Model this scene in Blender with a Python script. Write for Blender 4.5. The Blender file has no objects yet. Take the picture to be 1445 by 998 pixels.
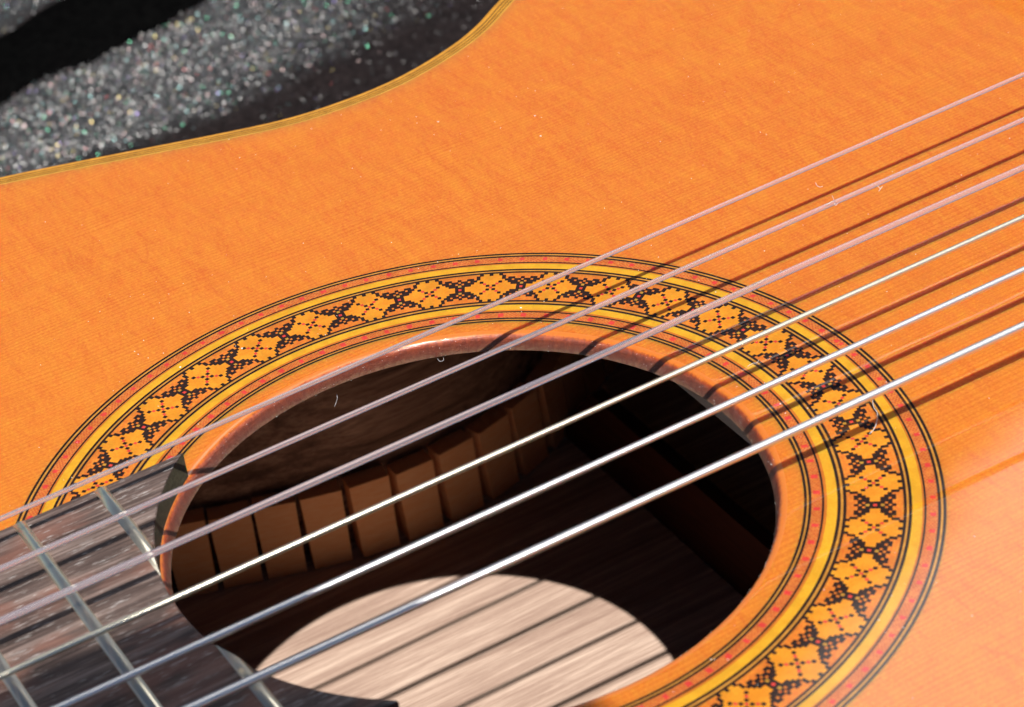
import bpy, bmesh, math, random
import numpy as np
from mathutils import Vector, Matrix, Quaternion

# everything is written in millimetres and multiplied by S (1 Blender unit = 1 metre)
S = 0.001
scene = bpy.context.scene
col = scene.collection
rad = math.radians
random.seed(7)
rng = np.random.default_rng(7)

# ------------------------------------------------------------------ camera
cam_d = bpy.data.cameras.new("camera")
cam = bpy.data.objects.new("camera", cam_d)
col.objects.link(cam)
right = Vector((0.85524880, -0.50694426, -0.10750355))
up = Vector((0.36816955, 0.44840570, 0.81448359))
fwd = Vector((0.36469257, 0.73616564, -0.57013987))
CAM = Vector((-122.385, -267.564, 230.638))
m = Matrix((right, up, -fwd)).transposed().to_4x4()
m.translation = CAM * S
cam.matrix_world = m
cam_d.sensor_width = 36
cam_d.lens = 36 * 3632.76 / 1445
cam_d.clip_start = 0.01
cam_d.clip_end = 50
cam_d.dof.use_dof = True
cam_d.dof.focus_distance = 0.418
cam_d.dof.aperture_fstop = 40
cam_d.dof.aperture_blades = 9
scene.camera = cam

# ------------------------------------------------------------------ light
SUN = Vector((-0.1841, -0.6270, 1.0)).normalized()
sun_d = bpy.data.lights.new("sun", 'SUN')
sun_d.energy = 5.0
sun_d.angle = rad(0.53)
sun_d.color = (1.0, 0.955, 0.89)
sun = bpy.data.objects.new("sun", sun_d)
sun.rotation_euler = SUN.to_track_quat('Z', 'Y').to_euler()
sun.location = SUN * 2
col.objects.link(sun)

world = bpy.data.worlds.new("World")
scene.world = world
world.use_nodes = True
wt = world.node_tree
wt.nodes.clear()
wo = wt.nodes.new('ShaderNodeOutputWorld')
sky = wt.nodes.new('ShaderNodeTexSky')
sky.sky_type = 'NISHITA'
sky.sun_disc = False
sky.altitude = 2500
sky.air_density = 0.8
sky.dust_density = 0.2
sky.sun_elevation = math.asin(SUN.z)
sky.sun_rotation = math.atan2(SUN.x, SUN.y)
bg = wt.nodes.new('ShaderNodeBackground')
bg.inputs['Strength'].default_value = 0.05
wt.links.new(sky.outputs[0], bg.inputs['Color'])
cl = wt.nodes.new('ShaderNodeBackground')          # cumulus clouds; the highest is added to brighten the strings
cl.inputs['Color'].default_value = (0.97, 0.98, 1.0, 1)
cl.inputs['Strength'].default_value = 2.0
tcw = wt.nodes.new('ShaderNodeTexCoord')
cn = wt.nodes.new('ShaderNodeTexNoise')
cn.inputs['Scale'].default_value = 4.0
cn.inputs['Detail'].default_value = 7
wt.links.new(tcw.outputs['Generated'], cn.inputs['Vector'])
def wmath(op, a, b=None, c=None):
    n = wt.nodes.new('ShaderNodeMath'); n.operation = op
    for i, v in enumerate((a, b, c)):
        if v is None: continue
        if hasattr(v, 'is_output'): wt.links.new(v, n.inputs[i])
        else: n.inputs[i].default_value = v
    return n.outputs[0]
def wdot(d):
    n = wt.nodes.new('ShaderNodeVectorMath'); n.operation = 'DOT_PRODUCT'
    wt.links.new(tcw.outputs['Generated'], n.inputs[0]); n.inputs[1].default_value = Vector(d).normalized()
    return n.outputs['Value']
def azel(a, e): return (math.cos(rad(a)) * math.cos(rad(e)), math.sin(rad(a)) * math.cos(rad(e)), math.sin(rad(e)))
clouds = None
for a, e, r in ((36, 47, 15), (5, 74, 15), (215, 14, 7)):
    v = wmath('SUBTRACT', wdot(azel(a, e)), math.cos(rad(r)))
    v = wmath('DIVIDE', v, 1 - math.cos(rad(r)))
    clouds = v if clouds is None else wmath('MAXIMUM', clouds, v)
nz = wmath('MULTIPLY', wmath('SUBTRACT', cn.outputs['Fac'], 0.5), 0.7)
f = wmath('ADD', clouds, nz)
mr = wt.nodes.new('ShaderNodeMapRange'); mr.interpolation_type = 'SMOOTHSTEP'
mr.inputs['From Min'].default_value = 0.0; mr.inputs['From Max'].default_value = 0.28
wt.links.new(f, mr.inputs['Value'])
mx = wt.nodes.new('ShaderNodeMixShader')
wt.links.new(mr.outputs[0], mx.inputs['Fac'])
wt.links.new(bg.outputs[0], mx.inputs[1]); wt.links.new(cl.outputs[0], mx.inputs[2])
wt.links.new(mx.outputs[0], wo.inputs['Surface'])

scene.view_settings.view_transform = 'Standard'
scene.view_settings.look = 'None'
scene.view_settings.gamma = 1
scene.view_settings.exposure = 0.2
scene.view_settings.use_curve_mapping = False
scene.cycles.max_bounces = 12
scene.cycles.diffuse_bounces = 3
scene.cycles.glossy_bounces = 5
scene.cycles.transmission_bounces = 8
scene.cycles.sample_clamp_indirect = 40
scene.cycles.caustics_reflective = True
scene.cycles.caustics_refractive = False

# ------------------------------------------------------------------ material helpers
class NT:
    def __init__(s, name):
        s.m = bpy.data.materials.new(name); s.m.use_nodes = True
        s.t = s.m.node_tree; s.t.nodes.clear()
        s.out = s.t.nodes.new('ShaderNodeOutputMaterial')
        g = s.t.nodes.new('ShaderNodeNewGeometry')
        v = s.t.nodes.new('ShaderNodeVectorMath'); v.operation = 'SCALE'; v.inputs['Scale'].default_value = 1000
        s.t.links.new(g.outputs['Position'], v.inputs[0]); s.P = v.outputs[0]; s.geo = g
    def setin(s, n, k, v):
        if hasattr(v, 'is_output'): s.t.links.new(v, n.inputs[k])
        else:
            if isinstance(v, tuple) and len(v) == 3 and n.inputs[k].type == 'RGBA': v = v + (1,)
            n.inputs[k].default_value = v
    def math(s, op, a, b=None, c=None, clamp=False):
        n = s.t.nodes.new('ShaderNodeMath'); n.operation = op; n.use_clamp = clamp
        for i, v in enumerate((a, b, c)):
            if v is not None: s.setin(n, i, v)
        return n.outputs[0]
    def noise(s, sc=(1, 1, 1), scale=1.0, detail=2, rough=0.5, dist=0, off=(0, 0, 0), vec=None):
        v = s.t.nodes.new('ShaderNodeVectorMath'); v.operation = 'MULTIPLY_ADD'
        s.t.links.new(vec or s.P, v.inputs[0]); v.inputs[1].default_value = sc; v.inputs[2].default_value = off
        n = s.t.nodes.new('ShaderNodeTexNoise')
        n.inputs['Scale'].default_value = scale; n.inputs['Detail'].default_value = detail
        n.inputs['Roughness'].default_value = rough; n.inputs['Distortion'].default_value = dist
        s.t.links.new(v.outputs[0], n.inputs['Vector'])
        return n.outputs['Fac']
    def ramp(s, f, stops, interp='LINEAR'):
        n = s.t.nodes.new('ShaderNodeValToRGB'); n.color_ramp.interpolation = interp
        e = n.color_ramp.elements
        while len(e) < len(stops): e.new(0.5)
        for q, (p, c) in zip(e, stops):
            q.position = p; q.color = (c + (1,)) if isinstance(c, tuple) else (c, c, c, 1)
        s.t.links.new(f, n.inputs[0]); return n.outputs[0]
    def mix(s, f, a, b, mode='MIX'):
        n = s.t.nodes.new('ShaderNodeMix'); n.data_type = 'RGBA'; n.blend_type = mode
        s.setin(n, 0, f); s.setin(n, 6, a); s.setin(n, 7, b); return n.outputs[2]
    def bump(s, h, dist, strength=1.0, normal=None):
        n = s.t.nodes.new('ShaderNodeBump'); n.inputs['Distance'].default_value = dist * S
        n.inputs['Strength'].default_value = strength; s.setin(n, 'Height', h)
        if normal: s.t.links.new(normal, n.inputs['Normal'])
        return n.outputs[0]
    def sep(s, v):
        n = s.t.nodes.new('ShaderNodeSeparateXYZ'); s.t.links.new(v, n.inputs[0]); return n.outputs
    def pbr(s, **k):
        n = s.t.nodes.new('ShaderNodeBsdfPrincipled')
        for key, v in k.items(): s.setin(n, key.replace('_', ' '), v)
        s.t.links.new(n.outputs[0], s.out.inputs['Surface']); s.b = n; return n

def lacquer(nt):
    """thin gloss lacquer over the wood: crisp sky reflections, faintly uneven"""
    h = nt.noise((0.35, 1.0, 1), 1.1, 3, 0.6)
    h2 = nt.noise((1, 1, 1), 0.05, 1)
    hh = nt.math('ADD', nt.math('MULTIPLY', h, 0.0006), nt.math('MULTIPLY', h2, 0.05))
    nb = nt.bump(hh, 1.0, 1.0)
    nt.setin(nt.b, 'Subsurface Weight', 0.9); nt.setin(nt.b, 'Subsurface Scale', 0.001)
    nt.setin(nt.b, 'Subsurface Radius', (4.0, 0.22, 0.05))
    nt.setin(nt.b, 'Coat Weight', 1.0); nt.setin(nt.b, 'Coat Roughness', 0.008); nt.setin(nt.b, 'Coat IOR', 1.56)
    nt.t.links.new(nb, nt.b.inputs['Coat Normal'])

def mat_top():
    nt = NT('lacquered_cedar')
    blot = nt.noise((1, 1, 1), 0.035, 3, 0.55)
    wob = nt.noise((0.02, 0.10, 1), 1.0, 2)
    # growth rings: fine lines along the strings
    ysep = nt.sep(nt.P)
    yy = nt.math('ADD', ysep[1], nt.math('MULTIPLY', wob, 4.0))
    ring = nt.math('SINE', nt.math('MULTIPLY', yy, 2 * math.pi / 0.92))
    ring = nt.math('MULTIPLY_ADD', ring, 0.5, 0.5)
    ring = nt.math('POWER', ring, 2.2)
    fade = nt.ramp(nt.noise((0.03, 0.25, 1), 0.6, 3, 0.6, off=(9, 3, 0)), [(0.3, 0.4), (0.65, 1.0)])
    ring = nt.math('MULTIPLY', ring, fade)
    fine = nt.noise((0.06, 3.2, 1), 1.0, 3, 0.65)
    silk = nt.noise((0.34, 0.08, 1), 1.0, 5, 0.7, dist=0.8, off=(3, 1, 0))
    silk2 = nt.noise((1.9, 0.5, 1), 1.0, 3, 0.7, off=(1, 5, 0))
    speck = nt.noise((1.0, 2.2, 1), 2.0, 2, 0.75)
    c = nt.mix(nt.ramp(blot, [(0.36, 0.0), (0.66, 1.0)]), (0.546, 0.148, 0.015), (0.602, 0.182, 0.020))
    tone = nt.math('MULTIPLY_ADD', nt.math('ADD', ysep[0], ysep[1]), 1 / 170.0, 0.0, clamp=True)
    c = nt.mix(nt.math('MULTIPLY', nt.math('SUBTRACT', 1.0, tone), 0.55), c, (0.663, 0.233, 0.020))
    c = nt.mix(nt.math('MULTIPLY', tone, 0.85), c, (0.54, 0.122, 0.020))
    c = nt.mix(nt.math('MULTIPLY', nt.ramp(silk, [(0.45, 0.0), (0.66, 1.0)]), 0.75), c, (0.634, 0.241, 0.020))
    c = nt.mix(nt.math('MULTIPLY', nt.ramp(silk, [(0.30, 1.0), (0.47, 0.0)]), 0.75), c, (0.476, 0.101, 0.014))
    c = nt.mix(nt.math('MULTIPLY', nt.ramp(silk2, [(0.4, 0.0), (0.62, 1.0)]), 0.5), c, (0.650, 0.264, 0.022))
    c = nt.mix(0.14, c, (0.589, 0.125, 0.070))
    c = nt.mix(nt.math('MULTIPLY', ring, 0.48), c, (0.419, 0.076, 0.011))
    c = nt.mix(nt.math('MULTIPLY', nt.ramp(fine, [(0.42, 1.0), (0.6, 0.0)]), 0.30), c, (0.460, 0.093, 0.010))
    c = nt.mix(nt.math('MULTIPLY', nt.ramp(speck, [(0.40, 1.0), (0.54, 0.0)]), 0.40), c, (0.445, 0.093, 0.010))
    c = nt.mix(nt.math('MULTIPLY', nt.ramp(speck, [(0.54, 0.0), (0.68, 1.0)]), 0.38), c, (0.697, 0.326, 0.030))
    nt.pbr(Base_Color=c, Roughness=0.6, Specular_IOR_Level=0.0)
    lacquer(nt); return nt.m

def mat_inlay(name, a, b, amt=0.5, sc=2.2, sss=0.35):
    nt = NT(name)
    n = nt.noise((1, 1, 1), sc, 3, 0.7)
    c = nt.mix(nt.math('MULTIPLY', nt.ramp(n, [(0.38, 0.0), (0.64, 1.0)]), amt), a, b)
    n2 = nt.noise((1, 1, 1), 0.32, 3, 0.6, off=(5, 2, 0))
    dk = tuple(q * 0.66 for q in a)
    c = nt.mix(nt.math('MULTIPLY', nt.ramp(n2, [(0.40, 1.0), (0.60, 0.0)]), 0.45), c, dk)
    oi = nt.t.nodes.new('ShaderNodeObjectInfo')
    c = nt.mix(nt.math('MULTIPLY', oi.outputs['Random'], 0.32), c, dk)
    nt.pbr(Base_Color=c, Roughness=0.6, Specular_IOR_Level=0.0)
    lacquer(nt); nt.setin(nt.b, 'Subsurface Weight', sss); return nt.m

def mat_edge():
    nt = NT('worn_lacquered_end_grain')
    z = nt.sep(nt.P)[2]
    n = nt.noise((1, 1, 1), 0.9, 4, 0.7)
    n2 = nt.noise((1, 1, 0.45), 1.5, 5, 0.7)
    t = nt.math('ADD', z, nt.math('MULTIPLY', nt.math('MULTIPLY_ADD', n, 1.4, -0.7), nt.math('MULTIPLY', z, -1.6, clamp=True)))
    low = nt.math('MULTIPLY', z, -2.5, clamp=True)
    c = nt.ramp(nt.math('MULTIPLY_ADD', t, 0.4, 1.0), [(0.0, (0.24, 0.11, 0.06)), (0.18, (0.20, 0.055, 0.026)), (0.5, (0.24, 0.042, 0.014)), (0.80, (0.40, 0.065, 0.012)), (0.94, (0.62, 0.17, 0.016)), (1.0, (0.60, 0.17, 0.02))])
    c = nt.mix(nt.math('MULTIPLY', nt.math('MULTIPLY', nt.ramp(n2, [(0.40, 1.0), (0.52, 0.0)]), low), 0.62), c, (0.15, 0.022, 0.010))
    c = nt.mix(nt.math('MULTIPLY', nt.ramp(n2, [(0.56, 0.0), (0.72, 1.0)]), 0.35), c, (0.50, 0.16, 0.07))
    nt.pbr(Base_Color=c, Roughness=0.42, Specular_IOR_Level=0.5)
    below = nt.ramp(nt.math('MULTIPLY', z, -1.0), [(0.35, 0.015), (1.0, 1.0)])
    h = nt.math('MULTIPLY', nt.noise((1, 1, 1), 2.4, 6, 0.8), below)
    nb = nt.bump(h, 0.5, 1.0)
    nt.t.links.new(nb, nt.b.inputs['Normal'])
    nt.setin(nt.b, 'Coat Weight', 1.0); nt.setin(nt.b, 'Coat Roughness', 0.05); nt.setin(nt.b, 'Subsurface Weight', 0.3); nt.setin(nt.b, 'Subsurface Scale', 0.001); nt.setin(nt.b, 'Subsurface Radius', (1.6, 0.2, 0.05))
    nt.t.links.new(nt.bump(h, 0.6, 1.0), nt.b.inputs['Coat Normal'])
    return nt.m

def mat_rosewood(name, dark, mid, light, rough=0.75, grain=1.0, pores=0.0):
    nt = NT(name)
    g1 = nt.noise((0.02, 0.32 * grain, 0.32 * grain), 1.0, 4, 0.65, dist=0.6)
    g2 = nt.noise((0.10, 1.9 * grain, 1.9 * grain), 1.0, 3, 0.7)
    g3 = nt.noise((0.4, 3.2, 3.2), 1.0, 3, 0.7)
    c = nt.ramp(g1, [(0.30, dark), (0.5, mid), (0.70, light)])
    c = nt.mix(nt.math('MULTIPLY', nt.ramp(g2, [(0.40, 1.0), (0.58, 0.0)]), 0.5), c, dark)
    c = nt.mix(nt.math('MULTIPLY', nt.ramp(g3, [(0.55, 0.0), (0.72, 1.0)]), 0.25), c, light)
    h = nt.math('ADD', g2, g3)
    if pores:
        p = nt.noise((0.32, 4.6, 4.6), 1.0, 2, 0.55, off=(7, 0, 0))
        big = nt.noise((0.05, 0.16, 1), 1.0, 3, 0.6, off=(2, 8, 0))
        c = nt.mix(nt.math('MULTIPLY', nt.ramp(big, [(0.48, 0.0), (0.62, 1.0)]), 0.55), c, (0.24, 0.105, 0.075))
        p = nt.ramp(p, [(0.63, 0.0), (0.70, 1.0)])
        c = nt.mix(nt.math('MULTIPLY', p, pores), c, (0.55, 0.52, 0.50))
    nt.pbr(Base_Color=c, Roughness=rough, Specular_IOR_Level=0.35)
    nt.t.links.new(nt.bump(h, 0.06, 1.0), nt.b.inputs['Normal'])
    return nt.m

def mat_plain(name, a, b, rough=0.6, sc=0.6, amt=1.0, spec=0.3, bump=0.0, metal=0.0, stretch=(1, 1, 1)):
    nt = NT(name)
    n = nt.noise(stretch, sc, 4, 0.65)
    c = nt.mix(nt.math('MULTIPLY', nt.ramp(n, [(0.36, 0.0), (0.66, 1.0)]), amt), a, b)
    nt.pbr(Base_Color=c, Roughness=rough, Specular_IOR_Level=spec, Metallic=metal)
    if bump: nt.t.links.new(nt.bump(n, bump, 1.0), nt.b.inputs['Normal'])
    return nt.m

def mat_nylon():
    nt = NT('clear_nylon')
    n = nt.noise((0.25, 2, 2), 1.0, 3, 0.6)
    g = nt.pbr(Base_Color=(0.98, 0.93, 0.95), Roughness=0.06, IOR=1.5, Transmission_Weight=1.0)
    pass
    d = nt.t.nodes.new('ShaderNodeBsdfDiffuse'); d.inputs['Color'].default_value = (0.88, 0.78, 0.88, 1)
    mx = nt.t.nodes.new('ShaderNodeMixShader'); mx.inputs[0].default_value = 0.17
    nt.t.links.new(g.outputs[0], mx.inputs[1]); nt.t.links.new(d.outputs[0], mx.inputs[2])
    nt.t.links.new(mx.outputs[0], nt.out.inputs['Surface'])
    return nt.m

M = {}
M['top'] = mat_top()
M['edge'] = mat_edge()
M['black'] = mat_inlay('black_dyed_line', (0.026, 0.013, 0.009), (0.048, 0.024, 0.016), 0.8, sss=0.0)
M['yellow'] = mat_inlay('yellow_maple_line', (0.70, 0.31, 0.018), (0.78, 0.40, 0.032), 0.8, 2.8)
M['yellow_thin'] = mat_inlay('thin_ochre_line', (0.46, 0.19, 0.028), (0.62, 0.30, 0.05), 0.8, sss=0.0)
M['rust'] = mat_inlay('rust_line', (0.60, 0.13, 0.018), (0.66, 0.19, 0.022), 0.6)
M['gold'] = mat_inlay('golden_marquetry', (0.69, 0.235, 0.018), (0.78, 0.31, 0.024), 0.8, 2.6)
M['field'] = mat_inlay('orange_marquetry', (0.60, 0.135, 0.022), (0.72, 0.27, 0.03), 0.9, 2.4)
M['red'] = mat_inlay('red_marquetry', (0.62, 0.045, 0.035), (0.72, 0.08, 0.06), 0.6)
M['ochre'] = mat_inlay('ochre_marquetry', (0.45, 0.22, 0.03), (0.55, 0.30, 0.05), 0.6)
M['band_a'] = mat_inlay('band_orange', (0.58, 0.15, 0.030), (0.66, 0.23, 0.05), 0.8)
M['band_b'] = mat_inlay('band_russet', (0.47, 0.085, 0.022), (0.52, 0.11, 0.03), 0.6)
M['bind'] = mat_inlay('amber_binding', (0.60, 0.26, 0.022), (0.76, 0.37, 0.04), 0.7, 1.2, sss=0.0)
M['bind_dark'] = mat_inlay('olive_binding_line', (0.045, 0.026, 0.006), (0.09, 0.05, 0.01), 0.6, sss=0.0)
M['bind_pale'] = mat_inlay('pale_binding_line', (0.72, 0.33, 0.04), (0.80, 0.40, 0.06), 0.6, sss=0.0)
M['back'] = mat_rosewood('raw_rosewood_back', (0.35, 0.23, 0.18), (0.54, 0.385, 0.305), (0.77, 0.59, 0.475), 0.8, 1.5)
M['side'] = mat_rosewood('raw_rosewood_side', (0.085, 0.036, 0.020), (0.30, 0.155, 0.095), (0.50, 0.29, 0.19), 0.8, 1.0)
M['cedar_block'] = mat_plain('raw_lining_wood', (0.93, 0.40, 0.17), (0.96, 0.50, 0.24), 0.8, 1.0, 0.9, 0.2, 0.03, stretch=(0.3, 0.3, 1.6))
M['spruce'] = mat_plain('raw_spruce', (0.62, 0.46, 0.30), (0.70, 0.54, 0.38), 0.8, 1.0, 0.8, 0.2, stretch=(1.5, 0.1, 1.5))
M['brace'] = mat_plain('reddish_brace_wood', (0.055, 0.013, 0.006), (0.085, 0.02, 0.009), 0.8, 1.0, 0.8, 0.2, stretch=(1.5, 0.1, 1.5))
M['board'] = mat_rosewood('dry_rosewood_fingerboard', (0.028, 0.018, 0.015), (0.11, 0.074, 0.063), (0.33, 0.25, 0.22), 0.55, 1.6, 0.7)
M['board_end'] = mat_plain('fingerboard_end_grain', (0.06, 0.055, 0.035), (0.12, 0.11, 0.07), 0.5, 2.0, 0.9, 0.4, 0.06)

M['nylon'] = mat_nylon()
def mat_winding(name, c, r1=0.40, r2=0.22, w=0.6):
    nt = NT(name); a = nt.pbr(Base_Color=c, Roughness=r1, Metallic=1.0)
    b = nt.t.nodes.new('ShaderNodeBsdfAnisotropic'); b.inputs['Color'].default_value = c + (1,); b.inputs['Roughness'].default_value = r2
    mx = nt.t.nodes.new('ShaderNodeMixShader'); mx.inputs[0].default_value = w
    nt.t.links.new(a.outputs[0], mx.inputs[1]); nt.t.links.new(b.outputs[0], mx.inputs[2])
    nt.t.links.new(mx.outputs[0], nt.out.inputs['Surface']); return nt.m
M['fret'] = mat_winding('nickel_silver', (0.98, 0.88, 0.68), 0.42, 0.12, 0.45)
M['silver'] = mat_winding('silver_winding', (0.96, 0.93, 0.90))
M['golden_silver'] = mat_winding('golden_silver_winding', (0.95, 0.87, 0.68))
M['bridge'] = mat_rosewood('bridge_rosewood', (0.05, 0.03, 0.02), (0.10, 0.05, 0.035), (0.16, 0.09, 0.06), 0.5, 1.0)
M['bone'] = mat_plain('bone', (0.75, 0.70, 0.58), (0.82, 0.78, 0.68), 0.4)
M['lacquer_side'] = mat_rosewood('lacquered_rosewood', (0.04, 0.018, 0.010), (0.09, 0.035, 0.02), (0.14, 0.06, 0.03), 0.2, 1.0)
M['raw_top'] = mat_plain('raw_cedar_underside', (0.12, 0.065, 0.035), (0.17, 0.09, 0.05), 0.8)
M['black_vinyl'] = mat_plain('black_vinyl', (0.010, 0.010, 0.010), (0.018, 0.018, 0.018), 0.7, 0.5, 1.0, 0.2, 0.1)
M['deep_velvet'] = mat_plain('deep_black_velvet', (0.0015, 0.0015, 0.0016), (0.003, 0.003, 0.003), 1.0, 0.4, 1.0, 0.0)
M['velvet'] = mat_plain('black_velvet', (0.010, 0.007, 0.007), (0.034, 0.026, 0.026), 0.95, 0.14, 1.0, 0.1, 0.6)  # unused dark tone for the painted shade strip on the lining
def mat_plush():
    nt = NT('grey_glitter_plush')
    n = nt.noise((1, 1, 1), 0.45, 4, 0.7); n3 = nt.noise((0.25, 0.9, 1), 0.5, 3, 0.6, off=(4, 4, 0))
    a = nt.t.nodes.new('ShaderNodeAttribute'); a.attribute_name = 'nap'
    c = nt.mix(nt.ramp(n, [(0.36, 0.0), (0.66, 1.0)]), (0.012, 0.012, 0.013), (0.070, 0.073, 0.075))
    c = nt.mix(nt.math('MULTIPLY', nt.ramp(n3, [(0.4, 1.0), (0.6, 0.0)]), 0.4), c, (0.02, 0.02, 0.021))
    v = nt.mix(nt.ramp(n, [(0.36, 0.0), (0.66, 1.0)]), (0.006, 0.004, 0.004), (0.022, 0.016, 0.016))  # dark tone that puts shade into the lining colour
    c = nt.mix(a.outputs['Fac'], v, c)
    nt.pbr(Base_Color=c, Roughness=0.9, Specular_IOR_Level=0.1)
    nt.t.links.new(nt.bump(n, 1.2, 1.0), nt.b.inputs['Normal']); return nt.m
M['plush'] = mat_plush()
M['dust'] = mat_plain('white_dust', (0.8, 0.8, 0.8), (0.9, 0.9, 0.9), 0.6)
M['lint'] = mat_plain('white_lint', (0.75, 0.75, 0.78), (0.85, 0.85, 0.88), 0.4)
M['plastic'] = mat_plain('black_camera_plastic', (0.02, 0.02, 0.02), (0.03, 0.03, 0.03), 0.5)
M['glass'] = mat_plain('dark_lens_glass', (0.01, 0.01, 0.02), (0.015, 0.01, 0.02), 0.05, spec=0.8)

def flake(name, c):
    nt = NT(name); nt.pbr(Base_Color=c, Roughness=0.42, Metallic=1.0); return nt.m
M['flakes'] = [flake('glitter_silver', (0.42, 0.42, 0.42)), flake('glitter_rose', (0.42, 0.32, 0.32)), flake('glitter_green', (0.25, 0.85, 0.55)),
               flake('glitter_aqua', (0.45, 0.85, 0.85)), flake('glitter_gold', (0.85, 0.70, 0.30)), flake('glitter_red', (0.9, 0.25, 0.25)), flake('glitter_violet', (0.55, 0.45, 0.9))]

# ------------------------------------------------------------------ object helpers
def empty(name, loc=(0, 0, 0)):
    o = bpy.data.objects.new(name, None); o.empty_display_size = 0.01
    o.location = Vector(loc) * S; col.objects.link(o); return o
def tag(o, label=None, cat=None, group=None, kind=None):
    for k, v in (('label', label), ('category', cat), ('group', group), ('kind', kind)):
        if v: o[k] = v
    return o
def mesh(name, verts, faces, mats, parent=None, midx=None, smooth=False):
    me = bpy.data.meshes.new(name)
    v = np.asarray(verts, dtype=float) * S
    if parent is not None: v = v - np.array(abs_loc(parent))
    me.from_pydata(v.tolist(), [], [list(map(int, f)) for f in faces])
    for mm in (mats if isinstance(mats, (list, tuple)) else [mats]): me.materials.append(mm)
    if midx is not None: me.polygons.foreach_set('material_index', np.asarray(midx, dtype=np.int32))
    if smooth: me.polygons.foreach_set('use_smooth', [True] * len(me.polygons))
    me.update()
    o = bpy.data.objects.new(name, me); col.objects.link(o)
    if parent is not None: o.parent = parent
    return o
def abs_loc(o):
    p = Vector((0, 0, 0))
    while o is not None: p += o.location; o = o.parent
    return p
def annulus(r0, r1, z=0.0, n=720):
    a = np.arange(n) * 2 * math.pi / n
    v = [(r * math.cos(t), r * math.sin(t), z) for r in (r0, r1) for t in a]
    f = [(i, n + i, n + (i + 1) % n, (i + 1) % n) for i in range(n)]
    return v, f
def lathe(profile, n=720, c=(0, 0, 0)):
    v = []; f = []
    for r, z in profile:
        for i in range(n):
            t = i * 2 * math.pi / n; v.append((c[0] + r * math.cos(t), c[1] + r * math.sin(t), c[2] + z))
    for k in range(len(profile) - 1):
        for i in range(n):
            j = (i + 1) % n; f.append((k * n + i, k * n + j, (k + 1) * n + j, (k + 1) * n + i))
    return v, f
def box(x0, x1, y0, y1, z0, z1):
    v = [(x, y, z) for x in (x0, x1) for y in (y0, y1) for z in (z0, z1)]
    f = [(0, 1, 3, 2), (4, 6, 7, 5), (0, 4, 5, 1), (2, 3, 7, 6), (0, 2, 6, 4), (1, 5, 7, 3)]
    return v, f
def prism(poly, z0, z1):
    n = len(poly)
    v = [(x, y, z0) for x, y in poly] + [(x, y, z1) for x, y in poly]
    f = [tuple(range(n - 1, -1, -1)), tuple(range(n, 2 * n))] + [(i, (i + 1) % n, n + (i + 1) % n, n + i) for i in range(n)]
    return v, f
def tube(pts, r, n=8, closed=True):
    """tube along a polyline; r may be a list"""
    pts = [Vector(p) for p in pts]; v = []; f = []
    for i, p in enumerate(pts):
        t = (pts[min(i + 1, len(pts) - 1)] - pts[max(i - 1, 0)]).normalized()
        a = t.cross(Vector((0.13, 0.2, 1))).normalized(); b = t.cross(a)
        rr = r[i] if isinstance(r, (list, tuple)) else r
        for k in range(n):
            q = 2 * math.pi * k / n; v.append(tuple(p + (a * math.cos(q) + b * math.sin(q)) * rr))
    for i in range(len(pts) - 1):
        for k in range(n):
            f.append((i * n + k, i * n + (k + 1) % n, (i + 1) * n + (k + 1) % n, (i + 1) * n + k))
    f.append(tuple(range(n))[::-1]); f.append(tuple((len(pts) - 1) * n + k for k in range(n)))
    return v, f

# ------------------------------------------------------------------ body outline (treble half, mirrored)
ctrl = [(-151.5, 0), (-151.0, 30), (-146, 72), (-127, 112), (-97, 137), (-62, 146.5), (-40, 144.3), (-19.2, 139.2), (-5.4, 134.8), (10.3, 129.4), (19.1, 126.4), (30.0, 123.1),
        (40.2, 121.8), (53.5, 122.2), (66.8, 125.8), (76.2, 130.2), (84.2, 135.8), (104, 148.5), (130, 164), (165, 178), (205, 184), (250, 178), (290, 155), (318, 115), (333, 60), (336.5, 0)]
def catmull(c, k=8):
    p = [np.array(q, float) for q in c]
    p = [p[1] * [1, -1]] + p + [p[-2] * [1, -1]]
    out = []
    for i in range(1, len(p) - 2):
        a, b, cc, d = p[i - 1], p[i], p[i + 1], p[i + 2]
        for j in range(k):
            t = j / k
            out.append(0.5 * ((2 * b) + (cc - a) * t + (2 * a - 5 * b + 4 * cc - d) * t * t + (3 * b - a - 3 * cc + d) * t ** 3))
    out.append(p[-2]); return np.array(out)
half = catmull(ctrl)
for _ in range(6):                      # light smoothing of measured points
    half[1:-1] = 0.25 * half[:-2] + 0.5 * half[1:-1] + 0.25 * half[2:]
outline = np.vstack([half, (half[1:-1] * [1, -1])[::-1]])     # goes round once
if np.sum(outline[:, 0] * np.roll(outline[:, 1], -1) - outline[:, 1] * np.roll(outline[:, 0], -1)) < 0: outline = outline[::-1]
tang = np.roll(outline, -1, 0) - np.roll(outline, 1, 0)
tang /= np.linalg.norm(tang, axis=1)[:, None]
nrm = np.stack([tang[:, 1], -tang[:, 0]], 1)                  # outward
def off(d): return outline + nrm * d
NO = len(outline)
def outline_y(x):
    o = np.argsort(half[:, 0]); return np.interp(x, half[o, 0], half[o, 1])
def offset_strip(d0, d1, z0, z1):
    a, b = off(d0), off(d1)
    v = [(p[0], p[1], z0) for p in a] + [(p[0], p[1], z1) for p in b]
    f = [(i, NO + i, NO + (i + 1) % NO, (i + 1) % NO) for i in range(NO)]
    return v, f

# ------------------------------------------------------------------ GUITAR
DB = -99.4            # inside face of the back
TT = -2.76            # underside of the soundboard
guitar = empty('classical_guitar')
tag(guitar, 'classical guitar with orange lacquered top, round sound hole and black and gold marquetry rosette', 'guitar')

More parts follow.
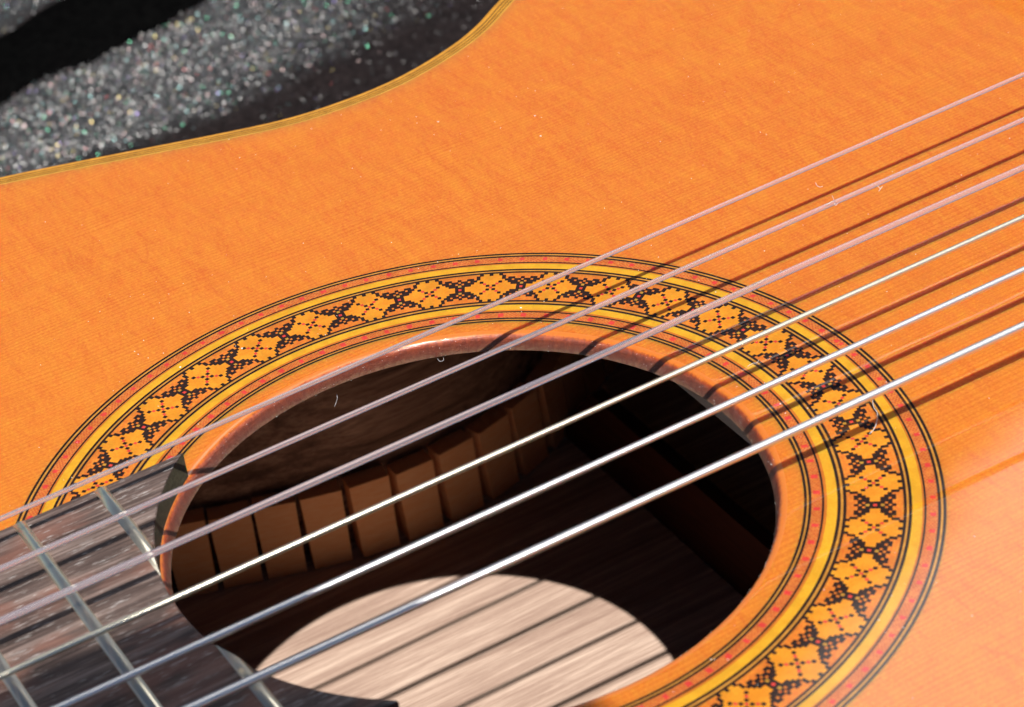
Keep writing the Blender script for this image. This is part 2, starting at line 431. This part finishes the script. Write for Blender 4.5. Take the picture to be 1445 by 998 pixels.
# soundboard: from the binding to the rosette, slight roll-off at the edge, plus its underside
N = 720
th = np.arange(N) * 2 * math.pi / N
def ray_to(poly, t):
    d = np.array([math.cos(t), math.sin(t)]); best = None
    a = poly; b = np.roll(poly, -1, 0); e = b - a
    den = d[0] * e[:, 1] - d[1] * e[:, 0]
    with np.errstate(divide='ignore', invalid='ignore'):
        k = (a[:, 0] * e[:, 1] - a[:, 1] * e[:, 0]) / den
        s = (a[:, 0] * d[1] - a[:, 1] * d[0]) / den
    ok = (np.abs(den) > 1e-9) & (k > 0) & (s >= -1e-6) & (s <= 1 + 1e-6)
    return d * k[ok].min()
inner = off(-3.2)
rim = np.array([ray_to(inner, t) for t in th])
rows = [0, 0.3, 0.55, 0.75, 0.88, 0.94, 0.97, 1.0]
drop = [0, 0, 0, 0, -0.01, -0.05, -0.12, -0.26]
v = []; f = []
R1 = 68.20
for k, dz in zip(rows, drop):
    for i in range(N):
        c0 = np.array([math.cos(th[i]), math.sin(th[i])]) * R1
        p = c0 * (1 - k) + rim[i] * k; v.append((p[0], p[1], dz))
for q in range(len(rows) - 1):
    for i in range(N):
        j = (i + 1) % N; f.append((q * N + i, (q + 1) * N + i, (q + 1) * N + j, q * N + j))
b0 = len(v)
for i in range(N): v.append((rim[i][0], rim[i][1], TT))
for i in range(N): v.append((44.1 * math.cos(th[i]), 44.1 * math.sin(th[i]), TT))
for i in range(N):
    j = (i + 1) % N; f.append((b0 + i, b0 + j, b0 + N + j, b0 + N + i))
mi = [0] * (len(f) - N) + [1] * N
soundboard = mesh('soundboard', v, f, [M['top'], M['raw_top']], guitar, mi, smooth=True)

# rim of the sound hole: rounded over, chipped, unevenly lacquered end grain
prof = [(48.25, 0), (46.6, -0.002), (45.9, -0.012), (45.5, -0.04), (45.22, -0.10), (45.02, -0.20), (44.88, -0.36), (44.76, -0.62), (44.64, -1.0), (44.5, -1.4), (44.34, -1.9), (44.2, -2.35), (44.1, TT)]
ev, ef = lathe(prof, 1440)
ev = np.array(ev)
an = np.arctan2(ev[:, 1], ev[:, 0])
wob = sum(a * np.sin(k * an + ph) for k, a, ph in [(5, .04, 1), (13, .035, 2), (31, .03, .4), (67, .025, 3), (140, .02, 1.4)])
amt = np.clip(-ev[:, 2] / 0.5, 0, 1)
jit = rng.normal(0, 0.006, len(ev)) * np.clip(-ev[:, 2] - 0.7, 0, 1)
sc = 1 + (wob * amt * np.clip((ev[:, 2] - TT) / 0.4, 0, 1) + jit * (ev[:, 2] > TT + .1)) / 44
ev[:, 0] *= sc; ev[:, 1] *= sc
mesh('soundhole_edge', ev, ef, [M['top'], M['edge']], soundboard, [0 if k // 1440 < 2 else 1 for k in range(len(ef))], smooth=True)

# rosette ------------------------------------------------------------
rv, rf = annulus(48.0, 68.3, -0.12)
rosette = mesh('rosette', rv, rf, M['field'], guitar)
def ring(r0, r1, mat, name='inlay_ring'):
    v, f = annulus(r0, r1); return mesh(name, v, f, M[mat], rosette)
for r0, r1, mm in ((67.76, 68.20, 'black'), (67.46, 67.76, 'yellow_thin'), (67.03, 67.46, 'black'), (65.12, 65.42, 'black'), (64.86, 65.12, 'rust'),
                   (63.44, 64.86, 'yellow'), (62.98, 63.44, 'black'), (62.70, 62.98, 'yellow_thin'), (62.25, 62.70, 'black'),
                   (53.80, 54.25, 'black'), (53.44, 53.80, 'yellow_thin'), (52.96, 53.44, 'black'), (51.50, 52.96, 'yellow'), (51.10, 51.50, 'rust'),
                   (50.78, 51.10, 'black'), (48.89, 49.30, 'black'), (48.66, 48.89, 'yellow_thin'), (48.25, 48.66, 'black')):
    ring(r0, r1, mm)
# narrow marquetry bands with red dots
def band(r0, r1, ncol, dot_deg, dot_ph, rdot):
    v = []; f = []; mi = []
    nr = 6
    rr = np.linspace(r0, r1, nr + 1); rmid = 0.5 * (rr[1:] + rr[:-1]); st = 360 / ncol
    for r in rr:
        for i in range(ncol):
            t = rad(i * st); v.append((r * math.cos(t), r * math.sin(t), 0))
    for k in range(nr):
        for i in range(ncol):
            j = (i + 1) % ncol
            f.append((k * ncol + i, (k + 1) * ncol + i, (k + 1) * ncol + j, k * ncol + j))
            a = (i + .5) * st
            dd = (a - dot_ph + dot_deg / 2) % dot_deg - dot_deg / 2
            w = dd * rad(1) * rdot
            q = abs(rmid[k] - rdot)
            red = abs(w) < 0.40 and q < 0.40
            mi.append(2 if red else (1 if ((i // 2 + k) % 2 == 0 and random.random() < 0.75) else 0))
    return mesh('marquetry_band', v, f, [M['band_a'], M['band_b'], M['red']], rosette, mi)
band(65.42, 67.03, 2160, 3.236, 58.93, 66.25)
band(49.30, 50.78, 1800, 4.252, 58.59, 50.03)
# wide marquetry: bow and flower tiles, 20 x 15 little squares each
K, R_, O_, Fd, G_ = 0, 1, 2, 3, 4       # black, red, ochre, orange field, golden field
grid = {}
for c in range(11):
    for r in range(8):
        g = G_ if (c >= 7 or (r == 4 and c >= 6) or (r == 3 and c >= 5) or (r == 2 and c >= 4) or (r <= 1 and c >= 2)) else Fd
        grid[c, r] = g
for c, r in ((1, 0), (0, 1), (1, 1), (1, 2), (2, 2), (3, 2), (0, 3), (2, 3), (3, 3), (4, 3), (1, 4), (2, 4), (4, 4), (5, 4), (0, 5), (3, 5), (4, 5), (6, 5), (6, 6), (7, 7), (10, 7), (9, 1), (7, 3)):
    grid[c, r] = K
for c, r in ((0, 0), (10, 0), (8, 2)): grid[c, r] = R_
grid[0, 2] = O_
T0, T1, CS = 54.25, 62.25, 9.87 / 20
SUB = 8                                 # each square is cut finer so the dyed black squares can swell slightly into their neighbours
G = np.array([[grid[min(abs(i - 9), 10), abs(k - 7)] for i in range(20)] for k in range(15)])
fine = np.kron(G, np.ones((SUB, SUB), int))
blk = fine == K
dil = blk.copy()
dil[1:] |= blk[:-1]; dil[:-1] |= blk[1:]; dil |= np.roll(blk, 1, 1); dil |= np.roll(blk, -1, 1)
fine[dil & (fine != R_) & (fine != O_)] = K
tv = []; tf = []; tm = []
NR, NC = 15 * SUB, 20 * SUB
for k in range(NR + 1):
    for i in range(NC + 1):
        a = rad((i / SUB - 9.5) * CS); r = T0 + (T1 - T0) * k / NR
        tv.append((r * math.cos(a), r * math.sin(a), 0))
for k in range(NR):
    i = 0
    while i < NC:
        j = i
        while j < NC and fine[k, j] == fine[k, i] and j - i < 12: j += 1
        tf.append((k * (NC + 1) + i, (k + 1) * (NC + 1) + i, (k + 1) * (NC + 1) + j, k * (NC + 1) + j)); tm.append(int(fine[k, i])); i = j
tile_mats = [M['black'], M['red'], M['ochre'], M['field'], M['gold']]
tile = mesh('mosaic_tile', tv, tf, tile_mats, rosette, tm)
PH = -17.3
tiles = [tile]
tile.rotation_euler[2] = rad(PH)
for k in range(-16, 20):
    if k == 0: continue
    a = PH + 9.87 * k
    if k == 19 or k == -16: pass
    t = tile.copy(); col.objects.link(t); t.parent = rosette; t.rotation_euler[2] = rad(a); tiles.append(t)

# binding and purfling ------------------------------------------------
binding = mesh('binding', *offset_strip(-1.0, 0, -0.44, -0.55), M['bind'], guitar)
v, f = offset_strip(0, 0.02, -0.55, -6)
mesh('binding_side', v, f, M['bind'], binding)
for d0, d1, mm in ((-1.26, -1.0, 'bind_dark'), (-1.74, -1.26, 'bind'), (-2.0, -1.74, 'bind_dark'), (-2.46, -2.0, 'bind'), (-2.70, -2.46, 'bind_dark'), (-3.2, -2.70, 'bind_pale')):
    zz = lambda d: -0.26 - 0.18 * (d + 3.2) / 2.2
    mesh('purfling_strip', *offset_strip(d0, d1, zz(d0), zz(d1)), M[mm], binding)

# sides, back, blocks --------------------------------------------------
side = mesh('side', *offset_strip(-2.2, -2.2, TT, DB), M['side'], guitar, smooth=True)
mesh('outer_veneer', *offset_strip(-0.15, -0.15, -5.8, DB - 3), M['lacquer_side'], side, smooth=True)
vb, fb = prism([tuple(p) for p in off(-0.2)], DB - 3, DB)
back = mesh('back', vb, fb, M['back'], guitar)
# kerfed lining: separate blocks glued along the back, inside the side
arc = np.concatenate([[0], np.cumsum(np.linalg.norm(np.diff(half, axis=0), axis=1))])
def at_arc(s):
    x = np.interp(s, arc, half[:, 0]); y = np.interp(s, arc, half[:, 1])
    x2 = np.interp(s + 1, arc, half[:, 0]); y2 = np.interp(s + 1, arc, half[:, 1])
    t = np.array([x2 - x, y2 - y]); t /= np.linalg.norm(t); return np.array([x, y]), t
s0 = np.interp(2.5, half[:, 0][30:], arc[30:])      # a slit is seen at x = 2.5
PITCH = 9.15
bl = None
nb = 0
for sgn in (1, -1):
    for k in range(-17, 22):
        if not 0 < s0 + PITCH * (k + 1) < arc[-1]: continue
        p, t = at_arc(s0 + PITCH * (k + 0.5))
        n = np.array([-t[1], t[0]]);  # outward for +y half
        if n[1] < 0 and abs(t[0]) > 0.2: n = -n
        q = p - n * 2.25
        if bl is None:
            w = 3.95
            # wedge-shaped block: thick at the back, tapering to the top, slit sides slightly open
            pts = [(-w, 0, 0), (w, 0, 0), (w, -5.5, 0), (-w, -5.5, 0), (-w - .3, 0, 17), (w + .3, 0, 17), (w + .3, -4.2, 17), (-w - .3, -4.2, 17), (-w - .29, -4.26, 16.9), (w + .29, -4.26, 16.9)]
            fc = [(0, 3, 2, 1), (4, 5, 6, 7), (0, 1, 5, 4), (3, 8, 9, 2), (8, 7, 6, 9), (1, 2, 9, 6, 5), (0, 4, 7, 8, 3)]
            me = bpy.data.meshes.new('lining_block')
            me.from_pydata((np.array(pts) * S).tolist(), [], fc); me.materials.append(M['cedar_block'])
            bl = me
        o = bpy.data.objects.new('lining_block', bl); col.objects.link(o); o.parent = side
        ang = math.atan2(n[1], n[0]) - math.pi / 2 + random.uniform(-.02, .02)
        if sgn < 0:
            q = q * [1, -1]; ang = math.pi - ang
        o.location = Vector((q[0], q[1], DB + 0.02)) * S; o.rotation_euler[2] = ang
        o.scale[2] = 1 + random.uniform(-.02, .02)
        nb += 1
for x, w_, h_ in ((86, 8, 15), (-70, 8, 14), (210, 8, 14)):
    yy = outline_y(x) - 9
    poly = [(x - w_ / 2, -yy), (x + w_ / 2, -yy), (x + w_ / 2, yy), (x - w_ / 2, yy)]
    v = [(x - w_ / 2, -yy, DB), (x + w_ / 2, -yy, DB), (x + w_ / 2, yy, DB), (x - w_ / 2, yy, DB),
         (x - w_ / 5, -yy + 12, DB + h_), (x + w_ / 5, -yy + 12, DB + h_), (x + w_ / 5, yy - 12, DB + h_), (x - w_ / 5, yy - 12, DB + h_)]
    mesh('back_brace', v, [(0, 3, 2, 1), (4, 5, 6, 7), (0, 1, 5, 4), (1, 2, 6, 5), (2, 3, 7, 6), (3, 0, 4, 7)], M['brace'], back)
for x0, x1, h_ in ((46.6, 54, 5.4), (-62, -52, 12)):
    mesh('top_brace', *box(x0, x1, -105, 105, TT - h_, TT + 0.0), M['spruce'], soundboard)

# fingerboard -----------------------------------------------------------
HB = 4.68
def by(x): return 34.1 + 0.00513 * x
RB, CX = 44.64, -0.59
def arcx(y): return CX - math.sqrt(RB * RB - y * y)
ys = np.linspace(-by(-30), by(-30), 97)
poly = [(-165, by(-165)), (-165, -by(-165))] + [(arcx(y), y) for y in ys]
bev = 0.25
n = len(poly)
pin = [(x, y * (1 - bev / 34)) for x, y in poly]
v = [(x, y, 0.02) for x, y in poly] + [(x, y, HB - bev) for x, y in poly] + [(x - (bev if i > 1 else 0), y, HB) for i, (x, y) in enumerate(pin)]
f = [tuple(range(n))[::-1], tuple(range(2 * n, 3 * n))]
mi = [0, 0]
for i in range(n):
    j = (i + 1) % n
    f.append((i, j, n + j, n + i)); mi.append(1 if 2 <= i < n - 1 else 0)
    f.append((n + i, n + j, 2 * n + j, 2 * n + i)); mi.append(0)
fingerboard = mesh('fingerboard', v, f, [M['board'], M['board_end']], guitar, mi)
# frets
X19 = -43.38
def fret_mesh(x, y0f, y1f, parent):
    """crowned wire between functions y0f(x) and y1f(x), bevelled ends"""
    secs = []
    prof = [(-0.98, 0.0), (-0.94, 0.18), (-0.70, 0.55), (-0.35, 0.90), (0, 1.02), (0.35, 0.90), (0.70, 0.55), (0.94, 0.18), (0.98, 0.0)]
    v = []; f = []
    ends = []
    for side_ in (0, 1):
        for inset in ((0, 1.0), (1, 0)) if side_ == 0 else ((1, 0), (0, 1.0)):
            pass
    stations = [('a', 0.0), ('a', 1.0), ('b', 1.0), ('b', 0.0)]
    for e, k in stations:
        for dx, dz in prof:
            yy = (y0f if e == 'a' else y1f)(x + dx)
            inward = (0.9 * dz / 1.0 + 0.15) * (1 if e == 'a' else -1)
            if k == 0.0: v.append((x + dx, yy, HB + dz * 0.02 - 0.03))
            else: v.append((x + dx, yy + inward, HB + dz))
    m_ = len(prof)
    for s_ in range(3):
        for i in range(m_ - 1):
            f.append((s_ * m_ + i, s_ * m_ + i + 1, (s_ + 1) * m_ + i + 1, (s_ + 1) * m_ + i))
    return mesh('fret', v, f, M['fret'], parent, smooth=True)
for k in range(13, 20):
    x = X19 - 650 * (2 ** (-k / 12) - 2 ** (-19 / 12))
    if k < 19:
        fret_mesh(x, lambda q: -by(q) + .3, lambda q: by(q) - .3, fingerboard)
    else:
        a = lambda q: math.sqrt(max(RB ** 2 - (q - CX) ** 2, 1)) + .15
        fret_mesh(x, a, lambda q: by(q) - .3, fingerboard)
        fret_mesh(x, lambda q: -by(q) + .3, lambda q: -a(q), fingerboard)

# bridge (just outside the frame)
bridge = mesh('bridge', *box(163, 193, -95, 95, 0.02, 8.5), M['bridge'], guitar)
mesh('saddle', *box(172.2, 174.6, -40, 40, 8.5, 11.9), M['bone'], bridge)

# strings ----------------------------------------------------------------
def spt(i, x): return Vector((x, 0.658 + (2.5 - i) * (10.861 + 0.00459 * x), 11.734 + 0.004433 * x))
diam = [0.74, 0.84, 1.05, 0.95, 1.08, 1.26]
slab = ['thinnest clear nylon string, farthest from the viewer', 'second clear nylon string with lint stuck on it', 'thickest clear nylon string',
        'thin wound string with a golden sheen', 'middle wound silver string', 'thickest wound silver string, nearest the viewer']
def string_obj(i):
    a, b = spt(i, -164), spt(i, 173.4); r = diam[i] / 2
    if i < 3:
        pts = [a.lerp(b, k / 60) for k in range(61)]
        v, f = tube(pts, r, 24); mat = M['nylon']
        o = mesh('string', v, f, mat, guitar, smooth=True)
    else:
        pitch = (0.17, 0.20, 0.24)[i - 3]; d = b - a; L = d.length; t = d.normalized()
        u1 = t.cross(Vector((0, 0, 1))).normalized(); u2 = u1.cross(t)
        sub = 5; nx = int(L / pitch) * sub; nc = 14
        s = np.arange(nx + 1) / sub * pitch
        A = np.arange(nc) * 2 * math.pi / nc
        ph = (s[:, None] / pitch - A[None, :] / (2 * math.pi)) % 1.0
        wr = pitch * 0.95                                  # round wrap wire
        rr = r - wr + np.sqrt(wr ** 2 - ((ph - 0.5) * pitch * 0.96) ** 2)
        P = np.array(a)[None, None] + np.array(t)[None, None] * s[:, None, None] + rr[..., None] * (np.cos(A)[None, :, None] * np.array(u1) + np.sin(A)[None, :, None] * np.array(u2))
        v = P.reshape(-1, 3)
        I = np.arange(nx)[:, None] * nc; J = np.arange(nc)[None, :]; J2 = (J + 1) % nc
        f = np.stack([I + J, I + J2, I + nc + J2, I + nc + J], -1).reshape(-1, 4)
        me = bpy.data.meshes.new('string')
        me.vertices.add(len(v)); me.vertices.foreach_set('co', (v * S).ravel())
        me.loops.add(len(f) * 4); me.loops.foreach_set('vertex_index', f.ravel().astype(np.int32))
        me.polygons.add(len(f)); me.polygons.foreach_set('loop_start', np.arange(len(f), dtype=np.int32) * 4)
        me.polygons.foreach_set('use_smooth', np.ones(len(f), bool))
        me.materials.append(M['golden_silver' if i == 3 else 'silver']); me.update(calc_edges=True)
        o = bpy.data.objects.new('string', me); col.objects.link(o); o.parent = guitar
    o['label'] = slab[i]
for i in range(6): string_obj(i)

# ------------------------------------------------------------------ GUITAR CASE
case = empty('guitar_case', (0, 0, -105))
tag(case, 'open guitar case lined with dark grey glitter plush, lying beyond the waist of the guitar', 'guitar case')
ZL = -130.0           # the open lid lies flat, lower than the guitar
KL = (CAM.z - ZL) / (CAM.z + 18)      # coordinates below were read off at z = -18 and belong at the depth of the lid
def far(x, y): return (CAM.x + (x - CAM.x) * KL, CAM.y + (y - CAM.y) * KL)
def y_in(x): return outline_y(x) + 4.0
def y_mid(x): return 164 + max(0, x - 30) ** 1.6 * 0.012 + 0.5 * math.sin(x * .35)
def y_far(x): return 198 + 0.235 * x + .4 * math.sin(x * .2)
def y_lid(x): return 224 + 0.33 * x + .4 * math.sin(x * .17)
def y_end(x): return 330
def lump(x, y): return .9 * math.sin(x * .11 + 1) * math.sin(y * .13) + .5 * math.sin(x * .23 + y * .31)
def lit_mask(x, y): return min(1, max(0, (y - y_mid(x) + 3) / (9 + max(0, x - 35) * .45))) * (min(1, max(0.1, (y_far(x) - y + 1) / 4)) if y < y_far(x) + 5 else min(1, max(.1, (y - y_lid(x)) / 5)))  # shade put into plush and glitter beside the guitar; lower near the black band
def zl(x, y): return ZL + lump(x, y)
def strip(name, fa, fb, mat, dz=0.0, nx=160, ny=40, x0=-130, x1=250, bulge=0.0):
    v = []; f = []; at = []
    for i in range(nx + 1):
        x = x0 + (x1 - x0) * i / nx
        for j in range(ny + 1):
            t = j / ny; y = fa(x) + (fb(x) - fa(x)) * t
            X, Y = far(x, y); v.append((X, Y, zl(x, y) + dz + bulge * math.sin(math.pi * t))); at.append(lit_mask(x, y))
    for i in range(nx):
        for j in range(ny):
            a = i * (ny + 1) + j; f.append((a, a + ny + 1, a + ny + 2, a + 1))
    o = mesh(name, v, f, mat, case, smooth=True)
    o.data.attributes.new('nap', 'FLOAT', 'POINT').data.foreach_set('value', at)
    return o
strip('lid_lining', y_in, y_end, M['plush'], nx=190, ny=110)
strip('black_band', y_far, y_lid, M['deep_velvet'], dz=0.3, bulge=2.5)  # near-black strip laid over the lining
# lid shell under the lining, case floor and the walls of the base round the guitar
X0, Y0 = far(-130, y_in(-130)); X1, Y1 = far(250, 330)
mesh('lid_shell', *box(X0 - 5, X1 + 5, 262, Y1 + 5, ZL - 12, ZL - 4), M['black_vinyl'], case)
vb, fb = prism([tuple(p) for p in off(14)], -116, -112)
mesh('base_floor', vb, fb, M['black_vinyl'], case)
v, f = offset_strip(3, 3, -112, -26); o_ = len(v)
v2, f2 = offset_strip(3, 12, -26, -27); v3, f3 = offset_strip(12, 12, -27, -112)
f = f + [tuple(q + o_ for q in k) for k in f2] + [tuple(q + 2 * o_ for q in k) for k in f3]
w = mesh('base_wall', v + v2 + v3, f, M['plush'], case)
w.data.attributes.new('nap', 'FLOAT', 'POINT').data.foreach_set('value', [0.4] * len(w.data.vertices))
# glitter flakes sewn into the plush
def flakes(n, fa, fb, x0, x1, size, keep=None):
    xs = rng.uniform(x0, x1, n); t = rng.uniform(0, 1, n)
    A = np.array([fa(x) for x in xs]); B = np.array([fb(x) for x in xs])
    ysf = A + (B - A) * t
    if keep:
        ok = np.array([rng.random() < keep(x, y) for x, y in zip(xs, ysf)]); xs, ysf = xs[ok], ysf[ok]
    n = len(xs)
    z = np.array([zl(x, y) for x, y in zip(xs, ysf)]) + rng.uniform(0.2, 1.2, n)
    P = np.array([far(x, y) for x, y in zip(xs, ysf)])
    nn = np.stack([rng.normal(-.10, .40, n), rng.normal(-.42, .42, n), np.ones(n)], 1); nn /= np.linalg.norm(nn, axis=1)[:, None]
    a = np.cross(nn, [0, 1, 0.2]); a /= np.linalg.norm(a, axis=1)[:, None]; b = np.cross(nn, a)
    sz = size * rng.uniform(0.6, 1.5, n)[:, None]
    c = np.column_stack([P, z])
    V = np.stack([c - a * sz - b * sz, c + a * sz - b * sz, c + a * sz + b * sz, c - a * sz + b * sz], 1).reshape(-1, 3)
    return V, rng.choice(7, n, p=[.74, .15, .025, .035, .025, .012, .013])
parts = [flakes(30000, lambda x: y_mid(x) - 4, y_far, -30, 130, 0.11, lit_mask),
         flakes(900, y_mid, y_far, -30, 130, 0.17, lit_mask),
         flakes(1200, y_in, y_mid, -30, 130, 0.08),  # sparse glitter inside the painted shade strip
         flakes(9000, y_lid, lambda x: 290, -30, 70, 0.11)]
V = np.vstack([p[0] for p in parts]); F = np.arange(len(V)).reshape(-1, 4); mi = np.concatenate([p[1] for p in parts])
o = mesh('glitter_flakes', V, F, M['flakes'], case, mi); o['kind'] = 'stuff'

# ------------------------------------------------------------------ DUST, GLINT SPECKS AND LINT
def dust():
    pts = []
    for _ in range(520):
        x = rng.uniform(-60, 150); y = rng.uniform(-70, 128)
        r = math.hypot(x, y)
        if r < 46 or y > outline_y(x) - 4 or (abs(y) < 35 and x < -28): continue
        pts.append((x, y, 0.05, rng.uniform(0.035, 0.095) * (2 if rng.random() < .05 else 1)))
    for _ in range(260):        # white specks standing in for glints on the worn rim of the hole
        a = rng.uniform(0, 2 * math.pi)
        if math.cos(a) < -.7: continue
        k = rng.integers(5, len(prof)); r, z = prof[k]
        pts.append(((r - .05) * math.cos(a), (r - .05) * math.sin(a), z + rng.uniform(-.1, .1), rng.uniform(0.03, 0.075)))
    v = []; f = []
    for x, y, z, r in pts:
        b = len(v); e = rng.uniform(.5, 1.6)
        an = rng.uniform(0, 3.1); ca, sa = math.cos(an), math.sin(an)
        for dx, dy, dz in ((1, 0, 0), (-1, 0, 0), (0, 1, 0), (0, -1, 0), (0, 0, 1), (0, 0, -1)):
            X, Y = dx * r * e, dy * r
            v.append((x + X * ca - Y * sa, y + X * sa + Y * ca, z + dz * r * .6))
        f += [(b, b + 2, b + 4), (b + 2, b + 1, b + 4), (b + 1, b + 3, b + 4), (b + 3, b, b + 4), (b + 2, b, b + 5), (b + 1, b + 2, b + 5), (b + 3, b + 1, b + 5), (b, b + 3, b + 5)]
    o = mesh('dust', v, f, M['dust'])  # real dust plus the specks imitating glints on the hole rim
    tag(o, 'scattered white dust specks lying on the orange guitar top', 'dust', kind='stuff')
dust()
def lint(label, pts, r=0.045):
    r *= 0.7
    c = catmull3(pts); v, f = tube(c, r, 5)
    o = mesh('lint_fibre', v, f, M['lint'], smooth=True); tag(o, label, 'lint', 'white lint fibres on the guitar'); return o
def catmull3(p, k=6):
    p = [np.array(q, float) for q in p]; p = [2 * p[0] - p[1]] + p + [2 * p[-1] - p[-2]]; out = []
    for i in range(1, len(p) - 2):
        a, b, c, d = p[i - 1], p[i], p[i + 1], p[i + 2]
        for j in range(k):
            t = j / k; out.append(0.5 * ((2 * b) + (c - a) * t + (2 * a - 5 * b + 4 * c - d) * t * t + (3 * b - a - 3 * c + d) * t ** 3))
    out.append(p[-2]); return out
PIN = {}
def pix(x, y, z):
    """a place on the plane at height z, from where it is seen in the photograph (used once, to read off coordinates)"""
    d = fwd + right * ((x - 722.5) / 3632.76) - up * ((y - 499) / 3632.76)
    k = (z - CAM.z) / d.z; q = CAM + d * k; return (q.x, q.y, z)
lint('curly grey lint fibre crossing the rosette below the thickest string', [pix(1231, 563, .1), pix(1233, 575, .8), pix(1238, 583, 1.0), pix(1237, 596, .9), pix(1233, 606, .2), pix(1227, 612, .1)], .06)
lint('short white lint fibre hanging inside the sound hole under the far rim', [pix(475, 556, -6), pix(476, 562, -6.5), pix(474, 569, -6), pix(472, 574, -6.5)], .04)
lint('tiny curled lint ring just below the far rim of the sound hole', [pix(617, 506, -3.4), pix(621, 510, -3.4), pix(626, 508, -3.4), pix(624, 503, -3.4), pix(619, 503, -3.4)], .035)
sz = spt(1, 60).z
lint('frayed white lint stuck on the second nylon string', [pix(1160, 290, sz), pix(1168, 288, sz + .8), pix(1176, 284, sz + .5), pix(1180, 289, sz - .2)], .05)
lint('lint loop standing up beside the second nylon string', [pix(1174, 276, sz), pix(1177, 283, sz + .4), pix(1179, 290, sz), pix(1183, 286, sz)], .04)
lint('small lint tuft at the right end of the frayed patch on the second string', [pix(1238, 262, sz), pix(1242, 266, sz), pix(1245, 263, sz + .5), pix(1240, 270, sz)], .045)
lint('curved white lint fibre on the orange top between the first two strings', [pix(1151, 258, .1), pix(1153, 262, .2), pix(1157, 264, .2), pix(1161, 263, .1)], .045)
lint('pale lint fibre lying across the rosette near the fourth string', [pix(1055, 517, .1), pix(1062, 513, .3), pix(1068, 512, .1), pix(1071, 508, .1)], .04)

# ------------------------------------------------------------------ the photographer's camera, out of the frame, whose lens shades the fingerboard
pc = empty('camera_body')
t = 320.0
C0 = Vector((-62 - .184 * t, -60 - .627 * t, t))       # centre of the lens front
tag(pc, 'black camera with a wide lens held above the neck side, outside the picture', 'camera')
q = fwd.to_track_quat('Z', 'Y')
def placed(v): return [tuple(C0 + q @ Vector(p)) for p in v]
v, f = lathe([(52, -6), (58, 0), (55, -1), (50, -30), (44, -40), (44, -100), (36, -104)], 64)
mesh('lens_barrel', placed(v), f, M['plastic'], pc, smooth=False)
v, f = lathe([(0.1, -20), (30, -22), (50, -30)], 64); mesh('lens_glass', placed(v), f, M['glass'], pc, smooth=True)
v, f = box(-72, 72, -45, 45, -160, -104); mesh('housing', placed(v), f, M['plastic'], pc)
v, f = prism([(-22, 45), (22, 45), (14, 66), (-14, 66)], -150, -108); mesh('viewfinder_hump', placed(v), f, M['plastic'], pc)
